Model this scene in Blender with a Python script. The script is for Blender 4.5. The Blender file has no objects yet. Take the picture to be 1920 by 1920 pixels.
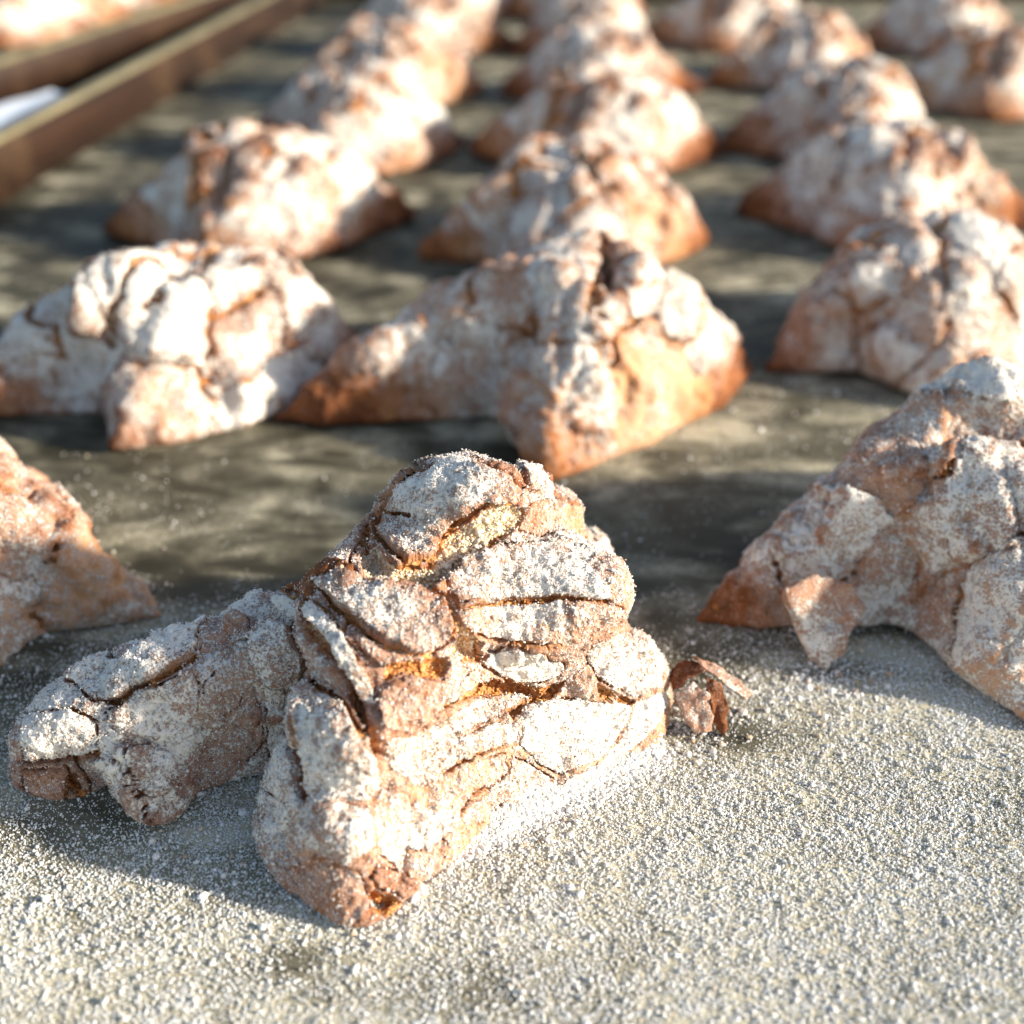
import bpy, math, random
import numpy as np
from mathutils import Vector
from mathutils.bvhtree import BVHTree

# ------------------------------------------------------------------ camera, world, sun, exposure
SC = bpy.context.scene
COL = SC.collection
FPX, CAM_H, PITCH = 2156.0, 0.087, math.radians(32.2)      # focal length in photo pixels, height (m), tilt down
cam_d = bpy.data.cameras.new('camera')
cam = bpy.data.objects.new('camera', cam_d)
COL.objects.link(cam)
cam.location = (0, 0, CAM_H)
cam.rotation_euler = (math.pi / 2 - PITCH, 0, 0)
cam_d.sensor_width = 36.0
cam_d.lens = 36.0 * FPX / 1920.0
cam_d.clip_start = 0.005
cam_d.clip_end = 50.0
cam_d.dof.use_dof = True
cam_d.dof.focus_distance = 0.116
cam_d.dof.aperture_fstop = cam_d.lens / 2.4                  # 2.4 mm wide aperture
SC.camera = cam

SUN_EL, SUN_AZ = math.radians(18.5), math.radians(-10)         # azimuth from +X (right) towards +Y (away)
world = bpy.data.worlds.new('World')
SC.world = world
world.use_nodes = True
wn = world.node_tree
sky = wn.nodes.new('ShaderNodeTexSky')
sky.sky_type = 'NISHITA'
sky.sun_disc = False
sky.sun_elevation = SUN_EL
sky.sun_rotation = math.pi / 2 - SUN_AZ
wn.links.new(sky.outputs[0], wn.nodes['Background'].inputs[0])
wn.nodes['Background'].inputs[1].default_value = 0.115
sun_d = bpy.data.lights.new('sun', 'SUN')
sun = bpy.data.objects.new('sun', sun_d)
COL.objects.link(sun)
sun_d.energy = 5.0
sun_d.angle = math.radians(3)
sun_d.color = (1.0, 0.92, 0.785)
sdir = Vector((math.cos(SUN_EL) * math.cos(SUN_AZ), math.cos(SUN_EL) * math.sin(SUN_AZ), math.sin(SUN_EL)))
sun.rotation_euler = sdir.to_track_quat('Z', 'Y').to_euler()
sun.location = sdir * 2
SC.view_settings.view_transform = 'Standard'
SC.view_settings.look = 'None'
SC.view_settings.exposure = 0.95
SC.view_settings.gamma = 1.0
SC.cycles.max_bounces = 6
SC.cycles.use_denoising = True

# ------------------------------------------------------------------ numeric helpers
def hash3(i, j, k, seed):
    i = i.astype(np.uint32); j = j.astype(np.uint32); k = k.astype(np.uint32)
    h = i * np.uint32(374761393) + j * np.uint32(668265263) + k * np.uint32(2147483647 - 57) + np.uint32(seed * 974711 + 77)
    h = (h ^ (h >> np.uint32(13))) * np.uint32(1274126177)
    h = (h ^ (h >> np.uint32(16))) * np.uint32(2246822519)
    h = h ^ (h >> np.uint32(13))
    return (h & np.uint32(0xFFFFFF)).astype(np.float32) / float(0xFFFFFF)

def vnoise(P, scale, seed=0):
    """smooth value noise in -1..1; P (...,3)"""
    Q = P * scale + 1000.37
    B = np.floor(Q); F = Q - B
    B = B.astype(np.int64)
    F = F * F * F * (F * (F * 6 - 15) + 10)
    i, j, k = B[..., 0], B[..., 1], B[..., 2]
    fx, fy, fz = F[..., 0], F[..., 1], F[..., 2]
    r = 0
    for a in (0, 1):
        for b in (0, 1):
            for c in (0, 1):
                w = (fx if a else 1 - fx) * (fy if b else 1 - fy) * (fz if c else 1 - fz)
                r = r + w * hash3(i + a, j + b, k + c, seed)
    return r * 2 - 1

def fbm(P, scale, seed=0, octv=3, gain=0.5):
    r, amp, tot = 0, 1.0, 0
    for o in range(octv):
        r = r + amp * vnoise(P, scale * 2.03 ** o, seed + o * 17)
        tot += amp
        amp *= gain
    return r / tot

def worley(P, scale, seed=0):
    """distance to the nearest feature point, in cells"""
    Q = P * scale + 500.13
    B = np.floor(Q).astype(np.int64)
    best = np.full(P.shape[:-1], 9.0)
    for a in (-1, 0, 1):
        for b in (-1, 0, 1):
            for c in (-1, 0, 1):
                i, j, k = B[..., 0] + a, B[..., 1] + b, B[..., 2] + c
                d = (i + hash3(i, j, k, seed) - Q[..., 0]) ** 2 + (j + hash3(i, j, k, seed + 1) - Q[..., 1]) ** 2 + (k + hash3(i, j, k, seed + 2) - Q[..., 2]) ** 2
                best = np.minimum(best, d)
    return np.sqrt(best)

def facets(P, scale, seed=0):
    """every cell a plane of its own tilt, with small steps between: broken, angular relief about -1..1"""
    Q = P * scale + 500.13
    B = np.floor(Q).astype(np.int64)
    best = np.full(P.shape[:-1], 9.0)
    val = np.zeros(P.shape[:-1])
    for a in (-1, 0, 1):
        for b in (-1, 0, 1):
            for c in (-1, 0, 1):
                i, j, k = B[..., 0] + a, B[..., 1] + b, B[..., 2] + c
                dx = Q[..., 0] - i - hash3(i, j, k, seed)
                dy = Q[..., 1] - j - hash3(i, j, k, seed + 1)
                dz = Q[..., 2] - k - hash3(i, j, k, seed + 2)
                d = dx * dx + dy * dy + dz * dz
                v = (hash3(i, j, k, seed + 3) - 0.5) * dx + (hash3(i, j, k, seed + 4) - 0.5) * dy + (hash3(i, j, k, seed + 5) - 0.5) * dz
                m = d < best
                best = np.where(m, d, best)
                val = np.where(m, 2.2 * v + 0.5 * (hash3(i, j, k, seed + 6) - 0.5), val)
    return val

def sstep(a, b, x):
    t = np.clip((x - a) / (b - a), 0, 1)
    return t * t * (3 - 2 * t)

def smin(a, b, k):
    h = np.clip(0.5 + 0.5 * (b - a) / k, 0, 1)
    return b + (a - b) * h - k * h * (1 - h)

def smax(a, b, k):
    return -smin(-a, -b, k)

def pix_ray(u, v):
    x, y = (u - 960) / FPX, -(v - 960) / FPX
    c, s = math.cos(PITCH), math.sin(PITCH)
    return np.array((x, c + y * s, -s + y * c))

def ground(u, v, z=0.0):
    """where the ray through a photo pixel meets the tray (cm)"""
    d = pix_ray(u, v)
    t = (CAM_H * 100 - z) / -d[2]
    return np.array((d[0] * t, d[1] * t))

def project(P):
    """world cm -> photo pixels, depth cm"""
    c, s = math.cos(PITCH), math.sin(PITCH)
    Z = P[:, 2] - CAM_H * 100
    d = P[:, 1] * c - Z * s
    up = P[:, 1] * s + Z * c
    return np.stack((960 + FPX * P[:, 0] / d, 960 - FPX * up / d), 1), d

# ------------------------------------------------------------------ mesh helpers
def mk_mesh(name, V, quads, mat, attrs=None, smooth=True, scale=0.01):
    """V in cm -> mesh in metres; quads (n,4) or (n,3) int array"""
    me = bpy.data.meshes.new(name)
    V = np.ascontiguousarray(V * scale, dtype=np.float32)
    n = quads.shape[1]
    me.vertices.add(len(V))
    me.vertices.foreach_set('co', V.ravel())
    me.loops.add(quads.size)
    me.loops.foreach_set('vertex_index', np.ascontiguousarray(quads, dtype=np.int32).ravel())
    me.polygons.add(len(quads))
    me.polygons.foreach_set('loop_start', np.arange(0, quads.size, n, dtype=np.int32))
    me.update(calc_edges=True)
    if smooth:
        me.polygons.foreach_set('use_smooth', np.ones(len(quads), dtype=bool))
    for k, a in (attrs or {}).items():
        at = me.attributes.new(k, 'FLOAT', 'POINT')
        at.data.foreach_set('value', np.ascontiguousarray(a, dtype=np.float32))
    me.materials.append(mat)
    return me

def obj(name, me, parent=None, loc=None):
    o = bpy.data.objects.new(name, me)
    COL.objects.link(o)
    if parent is not None:
        o.parent = parent
    if loc is not None:
        o.location = loc
    return o

def tag(o, label=None, cat=None, group=None, kind=None):
    for k, v in (('label', label), ('category', cat), ('group', group), ('kind', kind)):
        if v:
            o[k] = v
    return o

def thing(name, loc, label, cat, group=None, rotz=0):
    o = bpy.data.objects.new(name, None)
    COL.objects.link(o)
    o.empty_display_size = 0.01
    o.location = loc
    o.rotation_euler = (0, 0, rotz)
    return tag(o, label, cat, group)

def surface_net(S, org, h):
    """naive surface nets on a signed-distance grid"""
    neg = S < 0
    nx, ny, nz = S.shape
    cnt = np.zeros((nx - 1, ny - 1, nz - 1), np.int16)
    acc = np.zeros((nx - 1, ny - 1, nz - 1, 3), np.float32)
    idx = np.indices((nx - 1, ny - 1, nz - 1)).astype(np.float32)
    def sl(a, b, c):
        return (slice(a, nx - 1 + a), slice(b, ny - 1 + b), slice(c, nz - 1 + c))
    for ax in range(3):
        o1, o2 = [x for x in range(3) if x != ax]
        for p in (0, 1):
            for q in (0, 1):
                A = [0, 0, 0]; A[o1] = p; A[o2] = q
                B = list(A); B[ax] = 1
                sa, sb = S[sl(*A)], S[sl(*B)]
                m = neg[sl(*A)] != neg[sl(*B)]
                t = np.where(m, sa / np.where(m, sa - sb, 1), 0)
                cnt += m
                for d in range(3):
                    acc[..., d] += np.where(m, A[d] + (t if d == ax else 0), 0)
    act = cnt > 0
    vid = -np.ones(act.shape, np.int64)
    vid[act] = np.arange(act.sum())
    V = (np.stack([idx[d][act] for d in range(3)], 1) + acc[act] / cnt[act][:, None]) * h + org
    Q = []
    for ax in range(3):
        o1, o2 = [(1, 2), (2, 0), (0, 1)][ax]
        sA = [slice(None)] * 3; sB = [slice(None)] * 3
        sA[ax] = slice(0, -1); sB[ax] = slice(1, None)
        ch = neg[tuple(sA)] != neg[tuple(sB)]
        I = np.argwhere(ch)
        ok = (I[:, o1] > 0) & (I[:, o2] > 0) & (I[:, o1] < S.shape[o1] - 1) & (I[:, o2] < S.shape[o2] - 1)
        I = I[ok]
        fl = neg[tuple(I.T)]
        def at(d1, d2):
            J = I.copy(); J[:, o1] -= d1; J[:, o2] -= d2
            return vid[tuple(J.T)]
        q = np.stack((at(1, 1), at(0, 1), at(0, 0), at(1, 0)), 1)
        q[~fl] = q[~fl][:, ::-1]
        Q.append(q)
    return V.astype(np.float64), np.concatenate(Q)

def subdivide(V, Q, levels):
    if levels == 0:
        return V, Q
    me = mk_mesh('tmp', V, Q, None, scale=1.0)
    o = bpy.data.objects.new('tmp', me)
    COL.objects.link(o)
    m = o.modifiers.new('s', 'SUBSURF')
    m.levels = levels
    m.render_levels = levels
    ev = o.evaluated_get(bpy.context.evaluated_depsgraph_get())
    e = ev.to_mesh()
    W = np.empty(len(e.vertices) * 3, np.float32)
    e.vertices.foreach_get('co', W)
    L = np.empty(len(e.loops), np.int32)
    e.loops.foreach_get('vertex_index', L)
    ev.to_mesh_clear()
    bpy.data.objects.remove(o)
    bpy.data.meshes.remove(me)
    return W.reshape(-1, 3).astype(np.float64), L.reshape(-1, 4)

def normals(V, Q):
    n = np.cross(V[Q[:, 2]] - V[Q[:, 0]], V[Q[:, 3]] - V[Q[:, 1]])
    N = np.zeros_like(V)
    for k in range(4):
        for d in range(3):
            N[:, d] += np.bincount(Q[:, k], n[:, d], len(V))
    return N / np.maximum(np.linalg.norm(N, axis=1, keepdims=True), 1e-12)

def smooth_field(A, Q, n):
    """average a per-vertex vector over quad neighbours"""
    cnt = np.bincount(Q.ravel(), minlength=len(A)).astype(float)[:, None]
    for _ in range(n):
        f = A[Q].mean(1)
        B = np.zeros_like(A)
        for k in range(4):
            for d in range(A.shape[1]):
                B[:, d] += np.bincount(Q[:, k], f[:, d], len(A))
        A = B / cnt
    return A

# ------------------------------------------------------------------ materials
class NT:
    def __init__(self, name):
        self.m = bpy.data.materials.new(name)
        self.m.use_nodes = True
        self.t = self.m.node_tree
        self.b = self.t.nodes['Principled BSDF']
    def n(self, typ, **kw):
        nd = self.t.nodes.new(typ)
        for k, v in kw.items():
            setattr(nd, k, v)
        return nd
    def link(self, a, b):
        self.t.links.new(a, b)
    def coords(self, scale=(1, 1, 1)):
        tc = self.n('ShaderNodeTexCoord')
        mp = self.n('ShaderNodeMapping')
        mp.inputs['Scale'].default_value = scale
        self.link(tc.outputs['Object'], mp.inputs[0])
        return mp.outputs[0]
    def noise(self, vec, scale, detail=2, rough=0.5, dist=0):
        nd = self.n('ShaderNodeTexNoise')
        nd.inputs['Scale'].default_value = scale
        nd.inputs['Detail'].default_value = detail
        nd.inputs['Roughness'].default_value = rough
        nd.inputs['Distortion'].default_value = dist
        self.link(vec, nd.inputs['Vector'])
        return nd.outputs['Fac']
    def ramp(self, fac, stops):
        nd = self.n('ShaderNodeValToRGB')
        e = nd.color_ramp.elements
        while len(e) < len(stops):
            e.new(0.5)
        for el, (p, c) in zip(e, stops):
            el.position = p
            el.color = (*c, 1) if len(c) == 3 else c
        self.link(fac, nd.inputs[0])
        return nd.outputs[0]
    def mix(self, fac, a, b):
        nd = self.n('ShaderNodeMix', data_type='RGBA')
        for s, v in ((nd.inputs[0], fac), (nd.inputs[6], a), (nd.inputs[7], b)):
            if hasattr(v, 'links'):
                self.link(v, s)
            elif isinstance(v, tuple):
                s.default_value = (*v, 1)
            else:
                s.default_value = v
        return nd.outputs[2]
    def math(self, op, a, b=None, c=None):
        nd = self.n('ShaderNodeMath', operation=op)
        for s, v in zip(nd.inputs, (a, b, c)):
            if v is None:
                continue
            if hasattr(v, 'links'):
                self.link(v, s)
            else:
                s.default_value = v
        return nd.outputs[0]
    def map(self, v, a, b, c=0.0, d=1.0):
        nd = self.n('ShaderNodeMapRange', interpolation_type='SMOOTHSTEP')
        for i, x in enumerate((v, a, b, c, d)):
            if hasattr(x, 'links'):
                self.link(x, nd.inputs[i])
            else:
                nd.inputs[i].default_value = x
        return nd.outputs[0]
    def attr(self, name):
        return self.n('ShaderNodeAttribute', attribute_name=name).outputs['Fac']
    def bump(self, h, strength, dist):
        nd = self.n('ShaderNodeBump')
        nd.inputs['Strength'].default_value = strength
        nd.inputs['Distance'].default_value = dist
        self.link(h, nd.inputs['Height'])
        self.link(nd.outputs[0], self.b.inputs['Normal'])
    def set(self, color=None, rough=None, spec=None):
        for k, v in (('Base Color', color), ('Roughness', rough), ('Specular IOR Level', spec)):
            if v is None:
                continue
            if hasattr(v, 'links'):
                self.link(v, self.b.inputs[k])
            elif isinstance(v, tuple):
                self.b.inputs[k].default_value = (*v, 1)
            else:
                self.b.inputs[k].default_value = v

def crust_material():
    m = NT('floured_crust')
    v = m.coords()
    fl, bk = m.attr('flour'), m.attr('bake')
    big = m.noise(v, 260, 4, 0.6)
    fine = m.noise(v, 3000, 2, 0.75)
    med = m.noise(v, 900, 3, 0.6)
    brown = m.ramp(m.math('ADD', m.math('MULTIPLY', bk, 0.75), m.math('MULTIPLY', big, 0.45)),
                   [(0.1, (0.64, 0.40, 0.19)), (0.38, (0.50, 0.24, 0.10)), (0.62, (0.31, 0.115, 0.042)), (1.0, (0.10, 0.033, 0.016))])
    # a thin powder film that lets the crust colour through, then clots of flour on top
    film = m.map(m.math('ADD', fl, m.math('ADD', m.math('MULTIPLY', m.math('SUBTRACT', med, 0.5), 0.9), m.math('MULTIPLY', m.math('SUBTRACT', fine, 0.5), 0.9))), 0.10, 0.80, 0.0, 0.66)
    dusty = m.mix(film, brown, (0.70, 0.51, 0.41))
    mix = m.math('ADD', m.math('MULTIPLY', fine, 0.62), m.math('MULTIPLY', med, 0.38))
    th = m.map(fl, 0.0, 1.0, 0.80, 0.37)
    mask = m.map(mix, m.math('SUBTRACT', th, 0.06), m.math('ADD', th, 0.06))
    flour = m.mix(med, (0.80, 0.71, 0.60), (0.87, 0.82, 0.74))
    m.set(m.mix(mask, dusty, flour), 0.92, 0.12)
    m.bump(m.math('ADD', mix, m.math('MULTIPLY', mask, 0.30)), 1.0, 0.00036)
    return m.m

def crumb_material():
    m = NT('baked_crumb')
    v = m.coords()
    cr = m.attr('cream')
    fine = m.noise(v, 1900, 3, 0.65)
    big = m.noise(v, 330, 3, 0.6)
    t = m.math('ADD', m.math('MULTIPLY', big, 0.6), m.math('MULTIPLY', fine, 0.4))
    orange = m.ramp(t, [(0.25, (0.38, 0.12, 0.035)), (0.5, (0.60, 0.25, 0.08)), (0.75, (0.76, 0.44, 0.20))])
    cream = m.ramp(t, [(0.25, (0.70, 0.47, 0.25)), (0.5, (0.82, 0.66, 0.44)), (0.75, (0.88, 0.80, 0.66))])
    vo = m.n('ShaderNodeTexVoronoi')
    vo.inputs['Scale'].default_value = 1300
    m.link(v, vo.inputs['Vector'])
    pore = m.map(vo.outputs['Distance'], 0.15, 0.75)
    col = m.mix(cr, orange, cream)
    m.set(m.mix(m.math('MULTIPLY', m.map(pore, 0.8, 0.0), 0.25), col, (0.40, 0.15, 0.035)), 0.85, 0.12)
    m.bump(m.math('ADD', t, pore), 1.0, 0.0007)
    return m.m

def plain(name, color, rough=0.8, var=0.12, scale=400, bump=0.0):
    m = NT(name)
    v = m.coords()
    f = m.noise(v, scale, 4, 0.6)
    lo = tuple(c * (1 - var) for c in color)
    hi = tuple(min(1, c * (1 + var)) for c in color)
    m.set(m.ramp(f, [(0.3, lo), (0.7, hi)]), rough, 0.2)
    if bump:
        m.bump(f, 1.0, bump)
    return m.m

def tray_material():
    m = NT('worn_tray_metal')
    v = m.coords()
    fl = m.attr('flour')
    streak = m.noise(m.coords((38, 95, 60)), 1.0, 5, 0.62, 1.2)
    spot = m.noise(v, 75, 5, 0.6, 0.4)
    fine = m.noise(v, 2600, 2, 0.7)
    base = m.ramp(spot, [(0.25, (0.026, 0.022, 0.011)), (0.55, (0.038, 0.033, 0.018)), (0.8, (0.054, 0.046, 0.026))])
    # a film of flour wiped about in streaks, denser where the attribute says so
    film = m.math('MULTIPLY', m.map(streak, 0.34, 0.66), m.map(spot, 0.25, 0.70))
    film = m.math('ADD', m.math('MULTIPLY', film, 0.66), m.math('MULTIPLY', fl, 0.78))
    grain = m.map(fine, m.math('SUBTRACT', 0.74, m.math('MULTIPLY', film, 0.42)), m.math('SUBTRACT', 0.86, m.math('MULTIPLY', film, 0.42)))
    cov = m.math('MAXIMUM', m.math('MULTIPLY', grain, m.map(film, 0.0, 0.2)), m.math('MULTIPLY', m.math('POWER', film, 1.5), 1.0))
    col = m.mix(cov, base, (0.60, 0.54, 0.38))
    m.set(col, m.map(film, 0.0, 0.4, 0.55, 0.92), 0.25)
    m.bump(m.math('MULTIPLY', grain, film), 0.6, 0.0003)
    return m.m

def wood_rim_material():
    m = NT('stained_rim')
    v = m.coords((1, 1, 1))
    f = m.noise(m.coords((90, 8, 160)), 1.0, 5, 0.6, 0.5)
    s = m.noise(v, 40, 4, 0.6)
    m.set(m.mix(m.map(s, 0.45, 0.75), m.ramp(f, [(0.3, (0.014, 0.005, 0.002)), (0.7, (0.038, 0.015, 0.006))]), (0.075, 0.040, 0.018)), 0.65, 0.3)
    m.bump(f, 0.5, 0.0006)
    return m.m

M_CRUST, M_CRUMB = crust_material(), crumb_material()
M_TRAY = tray_material()
M_RIM = wood_rim_material()
M_RIMTOP = plain('dusty_rim_edge', (0.20, 0.17, 0.10), 0.8, 0.35, 60)
def grain_material(name, stops):
    m = NT(name)
    oi = m.n('ShaderNodeObjectInfo')
    m.set(m.ramp(oi.outputs['Random'], stops), 0.95, 0.1)
    return m.m
M_FLOUR = grain_material('flour_grains', [(0.0, (0.56, 0.47, 0.35)), (0.12, (0.69, 0.66, 0.59)), (0.5, (0.74, 0.73, 0.70)), (1.0, (0.81, 0.81, 0.79))])
M_FLOURW = grain_material('flour_dust', [(0.0, (0.42, 0.24, 0.13)), (0.08, (0.66, 0.50, 0.36)), (0.22, (0.78, 0.72, 0.66)), (1.0, (0.84, 0.82, 0.79))])
M_CRUMBS = grain_material('crumb_grains', [(0.0, (0.34, 0.12, 0.03)), (0.5, (0.62, 0.29, 0.08)), (1.0, (0.76, 0.50, 0.22))])
M_CRUMBS2 = grain_material('cream_crumb_grains', [(0.0, (0.72, 0.50, 0.28)), (0.4, (0.83, 0.69, 0.48)), (1.0, (0.88, 0.82, 0.70))])
M_TABLE = plain('dark_table', (0.012, 0.012, 0.013), 0.6, 0.4, 30)
M_SLAB = plain('white_slab', (0.80, 0.82, 0.84), 0.9, 0.04, 80)

# ------------------------------------------------------------------ grains: one stuff object per pile, instanced on points
def grain_tree(mat):
    ng = bpy.data.node_groups.new('grains', 'GeometryNodeTree')
    ng.interface.new_socket('Geometry', in_out='INPUT', socket_type='NodeSocketGeometry')
    ng.interface.new_socket('Geometry', in_out='OUTPUT', socket_type='NodeSocketGeometry')
    N = ng.nodes
    gi, go = N.new('NodeGroupInput'), N.new('NodeGroupOutput')
    ico = N.new('GeometryNodeMeshIcoSphere')
    ico.inputs['Radius'].default_value = 1.0
    ico.inputs['Subdivisions'].default_value = 1
    sm = N.new('GeometryNodeSetMaterial')
    sm.inputs['Material'].default_value = mat
    iop = N.new('GeometryNodeInstanceOnPoints')
    at = N.new('GeometryNodeInputNamedAttribute')
    at.data_type = 'FLOAT_VECTOR'
    at.inputs['Name'].default_value = 'scl'
    rv = N.new('FunctionNodeRandomValue')
    rv.data_type = 'FLOAT_VECTOR'
    rv.inputs[0].default_value = (0, 0, 0)
    rv.inputs[1].default_value = (6.28, 6.28, 6.28)
    L = ng.links.new
    L(ico.outputs[0], sm.inputs['Geometry'])
    L(gi.outputs[0], iop.inputs['Points'])
    L(sm.outputs[0], iop.inputs['Instance'])
    L(at.outputs[0], iop.inputs['Scale'])
    L(rv.outputs[0], iop.inputs['Rotation'])
    L(iop.outputs[0], go.inputs[0])
    return ng

GT = {}
def grains(name, P, R, mat, rng, parent=None, loc=None):
    """P (n,3) cm, R (n,) radius cm"""
    me = bpy.data.meshes.new(name)
    me.vertices.add(len(P))
    me.vertices.foreach_set('co', np.ascontiguousarray(P * 0.01, dtype=np.float32).ravel())
    s = R[:, None] * 0.01 * rng.uniform(0.65, 1.35, (len(P), 3))
    a = me.attributes.new('scl', 'FLOAT_VECTOR', 'POINT')
    a.data.foreach_set('vector', np.ascontiguousarray(s, dtype=np.float32).ravel())
    me.materials.append(mat)
    o = obj(name, me, parent, loc)
    if mat.name not in GT:
        GT[mat.name] = grain_tree(mat)
    o.modifiers.new('grains', 'NODES').node_group = GT[mat.name]
    o['kind'] = 'stuff'
    return o

# ------------------------------------------------------------------ the trays
def tray_flour_density(x, y):
    """how thickly the tray is floured at (x, y) cm: 0 bare, 1 covered"""
    P = np.stack((x, y, np.zeros_like(x)), -1)
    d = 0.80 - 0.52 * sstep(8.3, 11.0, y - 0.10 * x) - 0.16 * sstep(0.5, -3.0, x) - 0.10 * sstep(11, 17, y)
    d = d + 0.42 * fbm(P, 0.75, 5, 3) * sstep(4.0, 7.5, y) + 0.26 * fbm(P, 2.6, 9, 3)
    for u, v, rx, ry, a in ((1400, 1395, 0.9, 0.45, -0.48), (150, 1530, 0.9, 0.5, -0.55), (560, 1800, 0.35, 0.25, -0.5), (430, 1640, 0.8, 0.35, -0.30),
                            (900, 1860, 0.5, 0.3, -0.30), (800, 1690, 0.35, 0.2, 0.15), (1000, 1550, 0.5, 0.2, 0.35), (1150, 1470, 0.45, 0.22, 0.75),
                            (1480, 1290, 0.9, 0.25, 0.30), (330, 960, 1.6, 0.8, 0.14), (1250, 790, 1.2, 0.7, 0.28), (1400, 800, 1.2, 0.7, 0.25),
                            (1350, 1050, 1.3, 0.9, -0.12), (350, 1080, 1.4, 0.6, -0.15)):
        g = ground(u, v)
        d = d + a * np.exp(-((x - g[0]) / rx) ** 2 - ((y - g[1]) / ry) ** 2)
    return np.clip(d, 0.0, 1.0)

RIM_A, RIM_B = ground(0, 383), ground(540, 47)              # the foot of the left rim, near and far
TX0 = lambda y: RIM_A[0] + (RIM_B[0] - RIM_A[0]) * (y - RIM_A[1]) / (RIM_B[1] - RIM_A[1])
Y_NEAR, Y_FAR, X_RIGHT = 1.0, 60.0, 40.0

def sheet(xs, ys, left=None):
    X, Y = np.meshgrid(xs, ys, indexing='ij')
    if left is not None:
        L = left(Y)
        X = L + (X - xs[0]) / (xs[-1] - xs[0]) * (xs[-1] - L)
    V = np.stack((X, Y, np.zeros_like(X)), -1).reshape(-1, 3)
    n, k = len(xs), len(ys)
    i = (np.arange(n - 1)[:, None] * k + np.arange(k - 1)[None]).ravel()
    return V, np.stack((i, i + k, i + k + 1, i + 1), 1)

def box_mesh(name, a, b, w, z0, z1, mat, bevel=0.08, nseg=1):
    """a bar from a to b (cm, xy), w wide to the left of it, rounded along its long edges"""
    a, b = np.array(a, float), np.array(b, float)
    t = (b - a) / np.linalg.norm(b - a)
    nrm = np.array((-t[1], t[0]))
    prof = [(0, z0), (0, z1 - bevel), (bevel * 0.3, z1 - bevel * 0.3), (bevel, z1), (w - bevel, z1), (w - bevel * 0.3, z1 - bevel * 0.3), (w, z1 - bevel), (w, z0)]
    V, Q = [], []
    n = len(prof)
    for s in range(nseg + 1):
        c = a + (b - a) * s / nseg
        for (p, z) in prof:
            V.append((*(c + nrm * p), z))
    for s in range(nseg):
        for k in range(n):
            k2 = (k + 1) % n
            Q.append((s * n + k, s * n + k2, (s + 1) * n + k2, (s + 1) * n + k))
    for e in (0, nseg):
        o = e * n
        for c in ((0, 1, 6, 7), (1, 2, 5, 6), (2, 3, 4, 5)):
            f = [o + i for i in c]
            Q.append(tuple(f if e else f[::-1]))
    return mk_mesh(name, np.array(V), np.array(Q), mat, smooth=False)

tray = thing('baking_tray', (0, 0, 0), 'large dark floured baking tray with brown rims carrying rows of biscuits', 'tray')
V, Q = sheet(np.linspace(-16, X_RIGHT, 281), np.concatenate((np.linspace(Y_NEAR, 20, 150), np.linspace(20.4, Y_FAR, 90))), TX0)
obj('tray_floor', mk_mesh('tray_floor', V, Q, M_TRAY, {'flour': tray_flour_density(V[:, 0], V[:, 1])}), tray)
RIM_H = 1.30
p0 = np.array((TX0(Y_NEAR), Y_NEAR)); p1 = np.array((TX0(Y_FAR), Y_FAR))
obj('rim', box_mesh('rim', p0, p1, 0.40, -0.25, RIM_H, M_RIM), tray)
obj('rim_edge', box_mesh('rim_edge', p0 + (-0.03, 0), p1 + (-0.03, 0), 0.50, RIM_H + 0.003, RIM_H + 0.13, M_RIMTOP, 0.04), tray)
obj('rim', box_mesh('rim', (p1[0], Y_FAR), (X_RIGHT, Y_FAR), 0.55, -0.25, RIM_H, M_RIM), tray)

# ------------------------------------------------------------------ biscuit bodies
def ridge_sdf(P, nodes, flare=0.5, k=0.22):
    d = None
    for (x0, y0, z0, r0), (x1, y1, z1, r1) in zip(nodes[:-1], nodes[1:]):
        ax, ay = x1 - x0, y1 - y0
        L = max(ax * ax + ay * ay, 1e-6)
        t = np.clip(((P[..., 0] - x0) * ax + (P[..., 1] - y0) * ay) / L, 0, 1)
        dx = P[..., 0] - (x0 + ax * t)
        dy = P[..., 1] - (y0 + ay * t)
        cz = z0 + (z1 - z0) * t
        r = (r0 + (r1 - r0) * t) * (1 - flare + flare * np.clip((cz - P[..., 2]) / np.maximum(cz, 0.3), 0, 1.0))
        e = smax(np.sqrt(dx * dx + dy * dy) - r, P[..., 2] - cz, k)
        d = e if d is None else smin(d, e, 0.12)
    return d

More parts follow.
